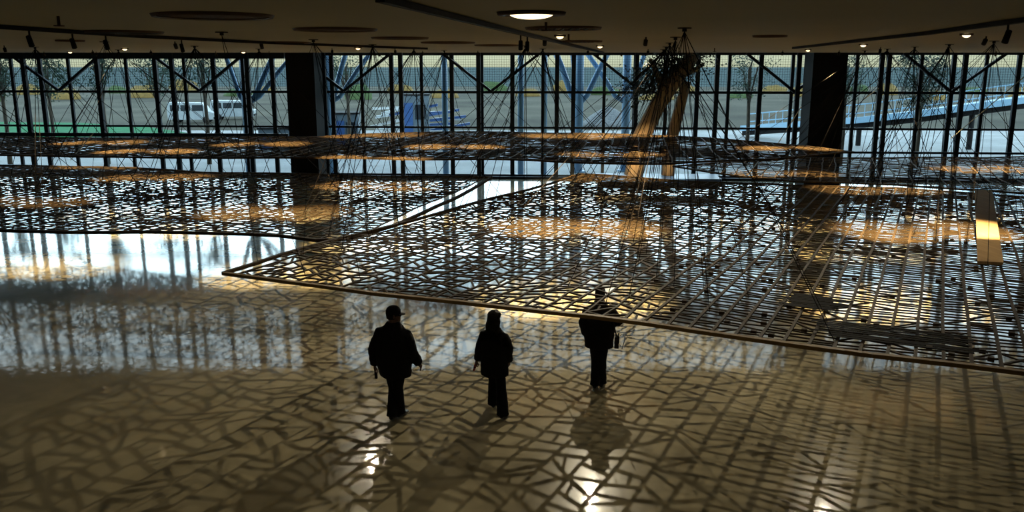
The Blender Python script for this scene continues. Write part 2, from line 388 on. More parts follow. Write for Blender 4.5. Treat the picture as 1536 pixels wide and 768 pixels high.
# ------------------------------------------------------------------ suspended lattices
NETS = []
unit = MB().box((0,0,0),(.5,.5,.5)).mesh('lath', M['lath'])
def inpoly(x, y, P):
    r = False; j = len(P)-1
    for i in range(len(P)):
        if (P[i][1] > y) != (P[j][1] > y) and x < (P[j][0]-P[i][0])*(y-P[i][1])/(P[j][1]-P[i][1])+P[i][0]: r = not r
        j = i
    return r
def net(name, label, poly_w, z, az, spacing, style, rib_w, rib_h, board=(.09,.06), n_single=0, sag=.03, front=(), dens=1.0):
    """poly_w: outline in world XY; az: direction of the ribs; style(s,t) -> 0 irregular mosaic .. 1 fine cross laths"""
    O = Vector((poly_w[0].x, poly_w[0].y, z)); a = R(az)
    root = empty(name, O, -a, label, 'lattice', 'suspended lattices')
    u, v = Vector((math.sin(a), math.cos(a), 0)), Vector((math.cos(a), -math.sin(a), 0))
    P = [((p-O).dot(v), (p-O).dot(u)) for p in [Vector((q.x,q.y,z)) for q in poly_w]]
    def hz(s, t): return sag*(math.sin(s*1.1+.6)*math.sin(t*.9)) + .5*sag*noise.noise((s*.8,t*.8,z))
    def js(k, s, t): return s + (1-style(s,t))*.055*noise.noise((k*3.7, t*1.3, z*5)) + .012*noise.noise((k*1.7,t*.6,3))
    smin, smax = min(p[0] for p in P), max(p[0] for p in P)
    def span(s):
        ts = []
        for i in range(len(P)):
            (x0,y0),(x1,y1) = P[i-1], P[i]
            if (x0 > s) != (x1 > s): ts.append(y0+(y1-y0)*(s-x0)/(x1-x0))
        return (min(ts), max(ts)) if len(ts) >= 2 else None
    n = int((smax-smin)/spacing); ribs = []
    for k in range(n):
        s = smin+.06+k*spacing; sp = span(s)
        if not sp or sp[1]-sp[0] < .15: ribs.append(None); continue
        t0, t1 = sp; m = max(2, int((t1-t0)/.55)+1)
        pts = [Vector((js(k,s,t0+(t1-t0)*i/m), t0+(t1-t0)*i/m, hz(s,t0+(t1-t0)*i/m))) for i in range(m+1)]
        st_ = style(s,(t0+t1)/2)
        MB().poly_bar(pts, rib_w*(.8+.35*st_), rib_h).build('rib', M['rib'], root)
        ribs.append((k,s,t0,t1))
    laths = []
    for A, B in zip(ribs, ribs[1:]):
        if not A or not B: continue
        t0, t1 = max(A[2],B[2])-.05, min(A[3],B[3])
        t = t0+random.uniform(.02,.2); sm = (A[1]+B[1])/2
        while t < t1:
            st = style(sm,t)
            if st < .5:
                step = random.uniform(.11,.30); tl_ = random.gauss(0,.06); wd, ht = random.uniform(.022,.045), rib_h*.85
                if random.random() < .10: tl_ = random.choice((-1,1))*random.uniform(.12,.24)
            else:
                step = random.uniform(.09,.19); tl_ = random.gauss(0,.022); wd, ht = random.uniform(.012,.026), .018
                if random.random() < .14: wd, ht = .035, .018; tl_ *= 3
                if random.random() < .05: tl_ = random.choice((-1,1))*random.uniform(.1,.2)
            ta, tb = t-tl_, t+tl_
            ta, tb = max(A[2],min(A[3],ta)), max(B[2],min(B[3],tb))
            pa, pb = Vector((js(A[0],A[1],ta),ta,hz(A[1],ta))), Vector((js(B[0],B[1],tb),tb,hz(B[1],tb)))
            laths.append((pa,pb,wd,ht))
            if st >= .5 and random.random() < .10:                        # small square tabs
                c = pa.lerp(pb, random.uniform(.2,.8)); laths.append((c-Vector((.035,0,0)),c+Vector((.035,0,0)),.07,.05))
            elif st < .5 and random.random() < .22:                       # short struts that split a cell
                q = random.uniform(.3,.7); c = pa.lerp(pb,q); laths.append((c, c+Vector((random.uniform(-.08,.08),step,0)), .028, ht*.9))
            t += step*dens
    RM = Matrix.Translation(O) @ Matrix.Rotation(-a,4,'Z')
    def seen(l):
        p = RM @ ((l[0]+l[1])/2); dep = p.y*CP-(p.z-CAMZ)*SP; x = 768+FPX*p.x/dep; y = 384-FPX*(p.y*SP+(p.z-CAMZ)*CP)/dep
        return (0 < x < 1536 and 0 < y < 768), (l[1]-l[0]).length/max(dep,.1)
    if n_single:
        sc_ = sorted(range(len(laths)), key=lambda i: -seen(laths[i])[1] if seen(laths[i])[0] else 1)
        pick = set(sc_[:n_single])
    else: pick = set()
    rest = MB()
    for i, (pa,pb,wd,ht) in enumerate(laths):
        if i in pick:
            d = pb-pa; x = d.normalized(); y = Vector((0,0,1)).cross(x).normalized(); zz_ = x.cross(y)
            m = Matrix((x*d.length, y*wd, zz_*ht)).transposed().to_4x4(); m.translation = (pa+pb)/2
            inst('lath', unit, root, m)
        else: rest.bar(pa, pb, wd, ht)
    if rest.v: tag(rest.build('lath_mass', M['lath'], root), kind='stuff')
    for i in range(len(P)):
        p, q = Vector((*P[i-1],0)), Vector((*P[i],0)); m = max(1,int((q-p).length/.7)); pts = [p.lerp(q,j/m) for j in range(m+1)]
        for pt in pts: pt.z = hz(pt.x,pt.y)
        MB().poly_bar(pts, *board).build('border_board', M['board' if i in front else 'lath'], root)
    NETS.append(([(p.x,p.y) for p in poly_w], z))
    return root, RM
random.seed(21)
Z1 = 1.95
A1 = 25.9; u1 = Vector((math.sin(R(A1)),math.cos(R(A1)),0)); v1 = Vector((math.cos(R(A1)),-math.sin(R(A1)),0))
P0 = onz(335,410,Z1)
n1 = [P0, P0+v1*3+u1*.02, P0+v1*6.5+u1*.26, P0+v1*10+u1*.22, P0+v1*12+u1*.3, P0+v1*17+u1*.2, P0+v1*17+u1*15.4, P0+v1*12.5+u1*15.5, P0+v1*9.6+u1*16.4, P0+v1*7+u1*15.3, P0+v1*.36+u1*15.2, P0+v1*.2+u1*8.6, P0-v1*.1+u1*2.9]
st1 = lambda s,t: 1.0 if s+noise.noise((s*.5,t*.35,1))*1.6+(t-4)*.16 > 7.0 else 0.0
root1, RM1 = net('suspended_lattice', 'large brown lattice with a pointed free corner and long straight ribs, hung over the walkers', n1, Z1, A1, .30, st1, .036, .026, (.08,.05), 300, front=(1,2,3,4,5))
n2 = [onz(x,y,Z1-.1) for x,y in ((-160,343),(420,353),(475,358),(526,357),(590,338),(637,319),(678,300),(737,267),(500,263),(300,258),(150,250),(-160,247))]
root2, RM2 = net('suspended_lattice', 'dark mosaic lattice with a jagged tip, hung beside the large pointed lattice', n2, Z1-.1, 14, .34, lambda s,t: 0, .045, .024, (.09,.06), 300)
n3 = [onz(x,y,2.7) for x,y in ((-120,231),(200,236),(420,237),(640,238),(760,240),(880,244),(1000,246),(1130,240),(1280,228),(1150,213),(1000,204),(830,199),(650,198),(450,205),(200,207),(-120,205))]
root3, RM3 = net('suspended_lattice', 'long narrow lattice hung highest, in front of the glazing and both columns', n3, 2.7, 8, .46, lambda s,t: 0, .05, .03, (.10,.05), 0, dens=1.25)
n4 = [onz(x,y,Z1-.12) for x,y in ((1050,256),(1010,249),(1200,238),(1400,236),(1640,235),(1700,300),(1536,291),(1345,276),(1195,274))]
root4, RM4 = net('suspended_lattice', 'far dense lattice hung between the large lattice and the outdoor ramp', n4, Z1-.12, 20, .45, lambda s,t: 0, .05, .024, (.09,.05), 0, dens=1.6)
# dark woven infill panels worked into the large lattice
def infill(s0, s1, t0, t1):
    t = t0
    while t < t1:
        a_, b_ = s0+random.uniform(-.15,.15), s1+random.uniform(-.2,.15)
        MB().bar((a_,t,.02),(b_,t+random.uniform(-.03,.03),.02),random.uniform(.05,.10),.006).build('woven_strip', M['weave'], root1); t += .085
infill(8.75,9.45,2.0,2.75); infill(9.3,11.15,.75,1.5)
# plank lying on the large lattice
pq = [onz(x,y,Z1+.06) for x,y in ((1466,395),(1505,397),(1488,287),(1462,287))]
pm = MB(); pm.rings([[Vector((p.x,p.y,z)) for p in pq] for z in (Z1+.05,Z1+.10)])
tag(pm.build('plank', M['plank']), 'long smooth tan plank lying on the ribs of the large lattice', 'plank')

# ------------------------------------------------------------------ rope fans
random.seed(5)
def net_at(x, y):
    best = None
    for P, z in NETS:
        if inpoly(x, y, P) and (best is None or z > best): best = z
    return best
apexes = []
def colm(L, d0, n, s=3.72):
    tx = math.tan(R(8.6))
    for k in range(n):
        d = .94*(d0+k*s); apexes.append((.94*L/math.cos(R(8.6))+d*tx, d))
colm(-6.4, 13.6, 5); colm(.5, 8.45, 6); colm(7.0, 18.2, 5, 2.67); colm(-16.1, 20, 3); colm(-11.3,18.8,3); colm(-3.0,22.3,2); colm(12.5,21.2,2)
rope_me = MB().tube([(0,0,0),(0,0,1)], .0075, 6).mesh('rope', M['rope'], True)
thk_me = MB().tube([(0,0,0),(0,0,1)], .0048, 6).mesh('rope', M['rope'], True)
hook_me = MB().cyl((0,0,-.05), .03, .05, 10).cyl((0,0,-.012), .09, .011, 12).mesh('ceiling_hook', M['steel'])
for ax, ay in apexes:
    t = empty('rope_fan', (ax,ay,HC-.001), 0, 'fan of dark ropes spreading from one ceiling hook to a lattice', 'ropes', 'rope fans under the ceiling')
    inst('ceiling_hook', hook_me, t, Matrix())
    cnt = 0; zs = {}
    for k in range(16):
        a = k*2*math.pi/16*1.0+random.uniform(-.2,.2); r = random.choice((1.0,1.9,2.8,3.8) if ay > 15.5 else (.7,1.2,1.6,2.0))*random.uniform(.85,1.15)
        x, y = ax+math.cos(a)*r, ay+math.sin(a)*r; z = net_at(x,y)
        if z is None or cnt >= 12: continue
        cnt += 1; zs[z] = zs.get(z,0)+1
        d = Vector((x-ax,y-ay,z+.01-HC)); st = Vector((0,0,-.05)); d -= st
        m = d.to_track_quat('Z','Y').to_matrix().to_4x4() @ Matrix.Scale(d.length,4,(0,0,1)); m.translation = st
        inst('rope', thk_me if ay < 18 else rope_me, t, m)
    if zs:
        zb = max(zs, key=zs.get)
        t['label'] = 'fan of dark ropes from a ceiling hook to the '+{Z1:'large pointed lattice',round(Z1-.1,3):'jagged mosaic lattice',2.7:'long narrow high lattice'}.get(round(zb,3),'far dense lattice by the ramp')
    else:
        for c_ in list(t.children): bpy.data.objects.remove(c_)
        bpy.data.objects.remove(t)
for x0,y0,Y0,x1,y1,Y1,lab in ((1426,208,30,1540,112,24,'pale taut cord crossing in front of the outdoor ramp'),(1166,217,31,1202,160,29,'short pale cord beside the black column near the ramp'),(1292,152,30,1318,132,29,'short pale cord in front of the dense outdoor tree'),(106,240,27,140,200,26,'pale cord slanting above the lawn')):
    a, b = ony(x0,y0,Y0), ony(x1,y1,Y1)
    b = a+(b-a)*1.0
    tag(MB().tube([a,b],.014,6).build('guy_cord', M['prope']), lab, 'cord')

# ------------------------------------------------------------------ ceiling fittings
def downlight(x, y, label, r=.09, wide=1.0, pool=1.0, grp='lit ceiling downlights', power_r=.03, aim=None):
    t = empty('ceiling_downlight', (x,y,HC), 0, label, 'lamp', grp)
    m = MB(); k = 28
    m.rings([[Vector((math.cos(q)*a, math.sin(q)*a, z)) for q in [2*math.pi*j/k for j in range(k)]] for a, z in ((r*1.0,-.03),(r*1.55,-.03),(r*1.6,-.002),(r*1.0,-.002))], cap=False); m.build('trim_ring', M['ring'], t, True)
    MB().ellipsoid((0,0,-.02), (r,r,.045), 20, 10).build('lens', M['lens'], t, True)
    if wide:
        l = bpy.data.lights.new('lamp_spill','SPOT'); l.energy = LAMP_WIDE*wide; l.color = (1,.88,.64); l.spot_size = R(162) if aim is None else R(76); l.spot_blend = .25 if aim is None else .5; l.shadow_soft_size = power_r
        o = bpy.data.objects.new('lamp_spill', l); col.objects.link(o); o.parent = t; o.location = (0,0,-.14)
        if aim: o.rotation_euler = (Vector(aim)-Vector((x,y,HC))).to_track_quat('-Z','Y').to_euler()
def spot_can(x, y, tl, pz, cone, po):
    t = empty('ceiling_spotlight', (x,y,HC), 0, 'small black can spotlight tilted toward the lattices', 'lamp', 'tilted ceiling spotlights')
    d = Vector((0,tl,pz-HC)).normalized(); a = Vector((0,0,-.05))
    MB().cyl((0,0,-.05),.012,.049,8).build('stem', M['steel'], t)
    k = 12; ax = Vector((1,0,0)); ay_ = d.cross(ax)
    MB().rings([[a+d*h+ax*(math.cos(q)*r)+ay_*(math.sin(q)*r) for q in [2*math.pi*j/k for j in range(k)]] for h, r in ((.0,.02),(.005,.036),(.10,.036),(.10,.030),(.08,.030))]).build('can', M['steel'], t, True)
    MB().tube([a+d*.081,a+d*.085],.028,12).build('lens', M['lens'], t)
    l = bpy.data.lights.new('lamp_beam','SPOT'); l.energy = LAMP_POOL*po*6; l.color = (1,.76,.40); l.spot_size = R(cone); l.spot_blend = .85; l.shadow_soft_size = .04
    o = bpy.data.objects.new('lamp_beam', l); col.objects.link(o); o.parent = t; o.location = a+d*.13
    o.rotation_euler = (math.atan2(tl, HC-pz), 0, 0)
dl = 'small lit recessed ceiling downlight with a warm lens'
for px, py, wd, aim in ((840,52,.25,None),(1450,50,.25,None),(187,72,0,None),(365,77,0,None),(105,77,0,None),(537,71,2.9,(-6.5,15.2,0)),(900,68,5.8,(0,13.2,0)),(1295,66,2.6,(6,12.8,0)),(1212,74,0,None)):
    p = onz(px, py, HC); downlight(p.x, p.y, dl, r=.06, wide=wd, pool=0, aim=aim)
for x, y, z, po in ((1.4,18.0,1.95,1.3),(8.6,17.6,1.95,1.3),(-5.8,20.6,1.9,.7),(-4.0,25.4,1.9,.8),(-12.7,22.2,1.9,.3),(-11.4,27.4,1.9,.9),(16.3,29.8,1.85,1.3),(3.0,26.6,1.95,.5),(10.2,24.0,1.95,.6),
                    (-14.4,30.4,2.7,.8),(-8.6,29.8,2.7,.8),(-5.4,33.8,2.7,.8),(-1.9,28.8,2.7,1.0),(2.1,33.3,2.7,.9),(4.6,34.6,2.7,1.0),(9.0,28.2,2.7,1.0)):
    tl_ = 3.0 if y < 21 else max(1.4, y-YE+.6)
    for dx in (-.85, .85): spot_can(x+dx, y-tl_, tl_, z, 28 if y < 21 else 34, po*(.9 if z < 2.5 else .7))
p = onz(797,18,HC); downlight(p.x, p.y, 'large bright ceiling downlight glowing below the rope hooks', .2, .12, 0, None)
def vent(px, py, wpx, label, grille=False, rim=True):
    p = onz(px,py,HC); r = wpx/2*p.y*1.0/FPX
    t = empty('ceiling_vent', (p.x,p.y,HC), 0, label, 'vent', 'round ceiling vents'); k = 40
    MB().cyl((0,0,-.012), r*.93, .0115, 40).build('plate', M['vent'], t)
    m = MB(); m.rings([[Vector((math.cos(q)*a, math.sin(q)*a, z)) for q in [2*math.pi*j/k for j in range(k)]] for a, z in ((r*.9,-.02),(r*.97,-.03),(r,-.001))], cap=False); m.build('rim', M['ring'], t, True)
    if grille:
        for i in range(-4,5):
            q = i*r*.2; l = math.sqrt(max(.01,(r*.88)**2-q*q)); MB().bar((q,-l,-.02),(q,l,-.02),r*.06,.015).build('slat', M['steel'], t)
vl, gl_ = 'plain brown round ceiling vent', 'brown round ceiling vent with slats'
for a in ((320,22,172),(503,43,122),(600,56,84),(672,63,80),(745,67,66),(430,63,70),(105,60,40),(1155,53,50)): vent(*a, vl)
for a in ((185,47,112),(845,41,112),(873,61,60)): vent(*a, gl_, True)
def track(pts, label, spots=()):
    t = empty('ceiling_track', pts[0], 0, label, 'track'); o = pts[0]
    MB().poly_bar([p-o for p in pts], .07, .05).build('rail', M['steel'], t)
    for q in spots:
        s = q-o; MB().tube([s, s+Vector((0,0,-.1))], .012, 8).build('stem', M['steel'], t)
        MB().tube([s+Vector((0,-.03,-.09)), s+Vector((0,.03,-.21))], [.03,.034], 12).build('spotlight', M['black'], t, True)
zt = HC-.03
track([onz(570,-2,zt), onz(740,40,zt), onz(905,79,zt)], 'black track rail crossing the ceiling toward the glazing', [onz(781,52,zt),onz(791,54,zt)])
track([onz(1560,27,zt), onz(1390,50,zt), onz(1190,72,zt)], 'black track rail on the ceiling above the outdoor ramp', [onz(1513,33,zt)])
track([onz(-20,39,zt), onz(200,54,zt), onz(400,64,zt), onz(640,73,zt)], 'thin black track rail on the ceiling above the lawn', [onz(43,43,zt),onz(158,51,zt),onz(108,48,zt),onz(272,58,zt)])
def sprinkler(px, py):
    p = onz(px,py,HC); t = empty('sprinkler_head', (p.x,p.y,HC), 0, 'small brass sprinkler head on the ceiling', 'sprinkler', 'ceiling sprinklers')
    MB().cyl((0,0,-.09),.015,.089,8).build('pipe', M['ring'], t); MB().cyl((0,0,-.1),.05,.01,12).build('deflector', M['ring'], t)
for q in ((87,24),(819,33),(853,51),(1072,72)): sprinkler(*q)

# ------------------------------------------------------------------ leaning trunk sculpture on its low platform
tp = ony(985, 262, 38.2); TB = Vector((tp.x, 38.2, 0))
sp_ = empty('low_platform', TB, -FA, 'dark blue low platform under the leaning trunks', 'platform')
MB().box((0,0,.5),(2.7,.9,.09)).build('deck', M['blue'], sp_)
for x in (-2.5,2.5):
    for y in (-.75,.75): MB().box((x,y,.205),(.07,.07,.2)).build('leg', M['steel'], sp_)
MB().box((0,-.86,.28),(2.45,.03,.12)).build('skirt', M['weave'], sp_)
tr = empty('leaning_trunk', TB+Vector((0,0,.59)), 0, 'pair of pale leaning tree trunks draped in dark leaves', 'tree trunk')
def loc(px, py, Y=38.2): return ony(px,py,Y)-TB-Vector((0,0,.59))
MB().tube([Vector((loc(950,262).x,0,.01)), loc(962,205), loc(985,160), loc(1012,120), loc(1040,82)], [.42,.40,.36,.33,.30], 12).build('trunk', M['bark'], tr, True)
MB().tube([Vector((loc(1003,262).x,.25,.01)), loc(1008,205,38.4), loc(1020,160,38.4), loc(1030,122,38.3)], [.30,.27,.24,.2], 12).build('trunk', M['bark'], tr, True)
MB().tube([loc(1000,140), loc(985,110), loc(975,88)], [.18,.13,.07], 8).build('branch', M['bark'], tr, True)
MB().tube([loc(1020,115), loc(1042,105), loc(1056,95)], [.14,.10,.06], 8).build('branch', M['bark'], tr, True)
random.seed(9); m = MB()
for _ in range(3600):
    q = random.random(); c = loc(962+80*q+random.gauss(0,19), 134-56*q+random.gauss(0,13)) + Vector((0,random.gauss(0,.35),0))
    c.z = min(c.z, 5.4)
    u = Vector((random.gauss(0,1),random.gauss(0,1),random.gauss(0,1))).normalized(); v = u.orthogonal().normalized(); g = random.uniform(.04,.10)
    k = len(m.v); m.v += [c-u*g, c+v*g*.5, c+u*g, c-v*g*.5]; m.f.append([k,k+1,k+2,k+3])
tag(m.build('leaf_drape', M['leaf_d'], tr), kind='stuff')

# ------------------------------------------------------------------ people
def remesh(mb, name, mt, parent, vox, smooth_it=3):
    tmp = bpy.data.objects.new('tmp', mb.mesh('tmp')); col.objects.link(tmp)
    md = tmp.modifiers.new('r','REMESH'); md.mode = 'VOXEL'; md.voxel_size = vox
    ms = tmp.modifiers.new('s','SMOOTH'); ms.iterations = smooth_it; ms.factor = .5
    dg = bpy.context.evaluated_depsgraph_get(); me = bpy.data.meshes.new_from_object(tmp.evaluated_get(dg))
    bpy.data.objects.remove(tmp)
    me.name = name; me.materials.clear(); me.materials.append(mt); me.polygons.foreach_set('use_smooth', [True]*len(me.polygons))
    o = bpy.data.objects.new(name, me); col.objects.link(o); o.parent = parent; return o
def ring(c, rx, ry, k=16, lean=0):
    return [Vector((c[0]+math.cos(t)*rx, c[1]+math.sin(t)*ry, c[2]+lean*math.sin(t)*ry)) for t in [2*math.pi*j/k for j in range(k)]]
def hand(m, wr, d, side, curl=.5):
    """palm and five fingers from the wrist along d; thumb forward (+y)"""
    d = Vector(d).normalized(); f = Vector((0,1,0)); f = (f-d*f.dot(d)).normalized(); n = d.cross(f)*side      # n: palm normal
    wr = Vector(wr); pe = wr+d*.095
    m.tube([wr-d*.03, wr+d*.02, wr+d*.06, pe], [(.030,.024),(.036,.020),(.043,.018),(.042,.016)], 10, ref=n)
    for i, (o, ln) in enumerate(((.036,.074),(.012,.084),(-.012,.078),(-.036,.062))):
        b = pe+f*o-d*.012; k1 = d*math.cos(curl*.6)+n*math.sin(curl*.6)+f*o*1.6; k2 = d*math.cos(curl*1.5)+n*math.sin(curl*1.5)+f*o*1.2; k3 = d*math.cos(curl*2.4)+n*math.sin(curl*2.4)
        p1 = b+k1*ln*.45; p2 = p1+k2*ln*.32; m.tube([b,p1,p2,p2+k3*ln*.26], [.0095,.009,.0085,.0065], 8)
    b = wr+d*.03+f*.034; q = b+(d*.7+f*.6+n*.25)*.04; m.tube([b-f*.01,q,q+(d*.9+f*.3+n*.3)*.03,q+(d+n*.3)*.05],[.013,.011,.010,.007],8)
def person(label, loc, heading, H, J, torso, jacket_len, hood=None, head_turn=0, hat=False, hair=False, flare=1.0, fat=1.0):
    """J: joints for a 1.75 m figure, x right, y forward. torso: (z, rx, ry) rings of the jacket"""
    s = H/1.75; t = empty('person', loc, heading, label, 'person'); t.scale = (s,s,s)
    V = lambda k: Vector(J[k]); b = MB()
    hd = Vector(J['head'])-Vector((0,0,.012)); Rz = Matrix.Rotation(head_turn,3,'Z')
    rr = []
    for z, rx, ry, oy in [tuple(q*1.06 for q in w_) for w_ in ((-.125,.030,.035,.045),(-.112,.047,.058,.030),(-.085,.060,.078,.018),(-.045,.069,.090,.008),(0,.074,.096,0),(.045,.076,.098,-.004),(.085,.066,.084,-.008),(.112,.042,.055,-.010),(.123,.012,.018,-.010))]:
        rr.append([hd+Rz@Vector((math.cos(a)*rx, math.sin(a)*ry+oy, z)) for a in [2*math.pi*j/20 for j in range(20)]])
    b.rings(rr)
    b.tube([hd+Rz@Vector((0,.088,.02)), hd+Rz@Vector((0,.112,-.022)), hd+Rz@Vector((0,.096,-.036))], [.009,.015,.012], 8)     # nose
    b.tube([hd+Rz@Vector((-.024,.088,-.063)), hd+Rz@Vector((0,.098,-.063)), hd+Rz@Vector((.024,.088,-.063))], [.006,.010,.006], 8)
    for e in (-1,1):
        b.ellipsoid(hd+Rz@Vector((e*.078,-.005,-.01)), (.012,.024,.034), 8, 6)                                                # ears
        b.tube([hd+Rz@Vector((e*.014,.094,.028)), hd+Rz@Vector((e*.05,.076,.026))], [.009,.008], 6)                            # brow
    nk = Vector(J['neck'])
    b.tube([nk-Vector((0,.01,.06)), nk+Vector((0,0,.04)), hd+Vector((0,.0,-.06))], [.07,.058,.055], 12)
    tx = [(z, rx*.82, ry*.8, x) for z, rx, ry, x in torso]
    b.rings([ring((x,0,z),rx,ry) for z, rx, ry, x in tx])
    for sd, k in ((-1,'l'),(1,'r')):
        b.tube([V('sh'+k)-Vector((sd*.05,0,0)), V('sh'+k), V('el'+k), V('wr'+k)], [.055,.052,.042,.028], 10)
        d = V('wr'+k)-V('el'+k); hand(b, V('wr'+k), d, -sd, .5)
        b.tube([V('hip'+k)+Vector((0,0,.05)), V('hip'+k), V('kn'+k), V('kn'+k).lerp(V('an'+k),.35), V('an'+k)], [.075,.072,.048,.046,.034], 12)
        b.tube([V('an'+k)+Vector((0,0,.02)), V('an'+k)-Vector((0,0,.035)), V('to'+k)], [.036,.034,.025], 10)
    remesh(b, 'body', M['skin'], t, .0075, 2)
    for e in (-1,1): MB().ellipsoid(hd+Rz@Vector((e*.031,.087,.008)), (.013,.008,.009), 10, 6).build('eye', M['hair'], t, True)
    # jacket: torso and sleeves
    j = MB(); j.rings([ring((x,0,z),rx,ry,20) for z, rx, ry, x in torso])
    for sd, k in ((-1,'l'),(1,'r')):
        e = V('el'+k).lerp(V('wr'+k),.92)
        j.tube([V('sh'+k)-Vector((sd*.08,0,-.02)), V('sh'+k)+Vector((0,0,-.01)), V('sh'+k).lerp(V('el'+k),.5), V('el'+k), V('el'+k).lerp(V('wr'+k),.5), e, e+(V('wr'+k)-V('el'+k)).normalized()*.02], [q*fat for q in (.07,.082,.084,.076,.068,.064,.058)], 14)
    if hood: j.tube([nk+Vector((0,-.05,-.05)), nk+Vector((0,-.03,.03))], [.10*fat,.085*fat], 14)
    else: j.tube([nk+Vector((0,-.01,-.06)), nk+Vector((0,0,.035))], [.098*fat,.078], 14)
    jk = remesh(j, 'jacket', M['cloth'], t, .013, 10)
    for v in jk.data.vertices: v.co += v.normal*(.010*noise.noise(v.co*9)+.006*noise.noise(v.co*22))
    # trousers
    q = MB(); hl, hr = V('hipl'), V('hipr'); hz_ = (hl.z+hr.z)/2
    q.rings([ring(((hl.x+hr.x)/2,(hl.y+hr.y)/2,hz_+dz),rx,ry,18) for dz, rx, ry in ((-.10,.10,.10),(-.05,.165*fat,.125*fat),(.05,.175*fat,.13*fat),(.14,.165*fat,.12*fat))])
    for k in 'lr':
        an = V('an'+k); kn = V('kn'+k); q.tube([V('hip'+k)+Vector((0,0,.02)), V('hip'+k).lerp(kn,.5), kn, kn.lerp(an,.5), an+Vector((0,-.01,.0)), an+Vector((0,-.01,-.035))], [.10*fat,.095*fat,.082,.076*flare,.080*flare,.086*flare], 14)
    tr_ = remesh(q, 'trousers', M['cloth2'], t, .012, 3)
    for v in tr_.data.vertices: v.co += v.normal*(.007*noise.noise(v.co*11))
    for k in 'lr':
        an, to = V('an'+k), V('to'+k); d = (to-an); d.z = 0; d.normalize(); up = (to.z-.02)
        m = MB(); h0 = an-d*.075; base = lambda p, z: Vector((p.x,p.y,max(0.0,z)))
        za = max(0, an.z-.085)
        m.tube([base(h0,za+.045), base(an-d*.05,za+.05), base(an+d*.03,za*.7+.05), base(to-d*.06,to.z+.008), base(to+d*.03,to.z+.002)], [(.028,.040),(.036,.048),(.043,.046),(.046,.034),(.03,.022)], 12, ref=(0,0,1))
        for v in m.v: v.z = max(v.z, .001)
        m.build('shoe', M['shoe'], t, True)
    if hat:
        m = MB(); rr = []
        for z, r in ((-.01,1.08),(.03,1.13),(.07,1.10),(.105,.92),(.13,.62),(.142,.2)): rr.append([hd+Rz@Vector((math.cos(a)*.078*r, math.sin(a)*.1*r-.004, z)) for a in [2*math.pi*i/22 for i in range(22)]])
        m.rings(rr); c = m.build('cap', M['cloth'], t, True)
        bm_ = MB(); tp_, bt_ = [], []
        for i in range(13):
            a = math.pi*(.04+.92*i/12); 
            for lst, z in ((tp_,.022),(bt_,.012)):
                lst.append((hd+Rz@Vector((math.cos(a)*.082, math.sin(a)*.1, z)), hd+Rz@Vector((math.cos(a)*.088, math.sin(a)*.175, z-.018))))
        n0 = 0
        for i in range(12):
            for L_ in (tp_, bt_):
                k = len(bm_.v); bm_.v += [L_[i][0],L_[i][1],L_[i+1][1],L_[i+1][0]]; bm_.f.append([k,k+1,k+2,k+3] if L_ is bt_ else [k+3,k+2,k+1,k])
            k = len(bm_.v); bm_.v += [tp_[i][1],bt_[i][1],bt_[i+1][1],tp_[i+1][1]]; bm_.f.append([k,k+1,k+2,k+3])
        bm_.build('brim', M['cloth'], c)
        hm = MB(); hm.rings([[hd+Rz@Vector((math.cos(a)*.08*r, math.sin(a)*.10*r*(1 if math.sin(a)<.2 else .6)-.008, z)) for a in [2*math.pi*i/18 for i in range(18)]] for z, r in ((-.075,.7),(-.05,.98),(0,1.06),(.03,1.04))]); hm.build('hair', M['hair'], t, True)
    if hair:
        m = MB(); rr = []; lens = hair
        for z, rx, ry, oy in lens: rr.append([hd+Rz@Vector((math.cos(a)*rx, (math.sin(a)*ry if math.sin(a) < .15 else math.sin(a)*ry*(.45 if z < .05 else .9))+oy, z)) for a in [2*math.pi*i/24 for i in range(24)]])
        m.rings(rr); o = remesh(m, 'hair', M['hair'], t, .010, 2)
        for v in o.data.vertices: v.co += v.normal*(.012*noise.noise(v.co*14)+.006*noise.noise(v.co*34))
    return t
def at(px, py): p = onz(px, py, 0); return (p.x, p.y, 0)
# man in a cap, walking away
J1 = dict(head=(.0,.03,1.635), neck=(0,0,1.49), shl=(-.20,0,1.36), shr=(.20,0,1.35), ell=(-.31,-.04,1.08), elr=(.30,-.06,1.10), wrl=(-.325,.04,.83), wrr=(.355,.08,.88),
          hipl=(-.08,0,.92), hipr=(.08,0,.92), knl=(-.045,.06,.50), knr=(.055,-.03,.50), anl=(-.035,-.06,.11), anr=(.045,.08,.10), tol=(-.035,.08,.03), tor=(.085,.23,.03))
T1 = [(.685,.235,.175,.01),(.76,.25,.19,.01),(.88,.27,.20,0),(1.02,.285,.21,0),(1.18,.28,.205,0),(1.30,.255,.185,0),(1.38,.215,.16,0),(1.44,.165,.13,0),(1.49,.125,.11,0),(1.53,.10,.095,0)]
person('person in a bulky black jacket and peaked cap, walking with arms hanging', at(594,628), R(-12), 1.79, J1, T1, .84, head_turn=R(-62), hat=True, fat=1.08)
J2 = dict(head=(.0,.03,1.63), neck=(0,0,1.49), shl=(-.17,0,1.35), shr=(.17,0,1.34), ell=(-.235,-.06,1.13), elr=(.25,-.02,1.13), wrl=(-.30,.03,.90), wrr=(.235,.05,.91),
          hipl=(-.075,0,.93), hipr=(.075,0,.93), knl=(-.06,.15,.51), knr=(.11,.0,.50), anl=(-.075,.22,.10), anr=(.20,-.22,.11), tol=(-.09,.37,.03), tor=(.225,-.08,.03))
T2 = [(.66,.235,.165,0),(.72,.235,.165,0),(.84,.235,.165,0),(1.0,.23,.165,0),(1.15,.225,.16,0),(1.28,.21,.15,0),(1.37,.175,.135,0),(1.43,.135,.115,0),(1.48,.10,.095,0),(1.52,.08,.08,0)]
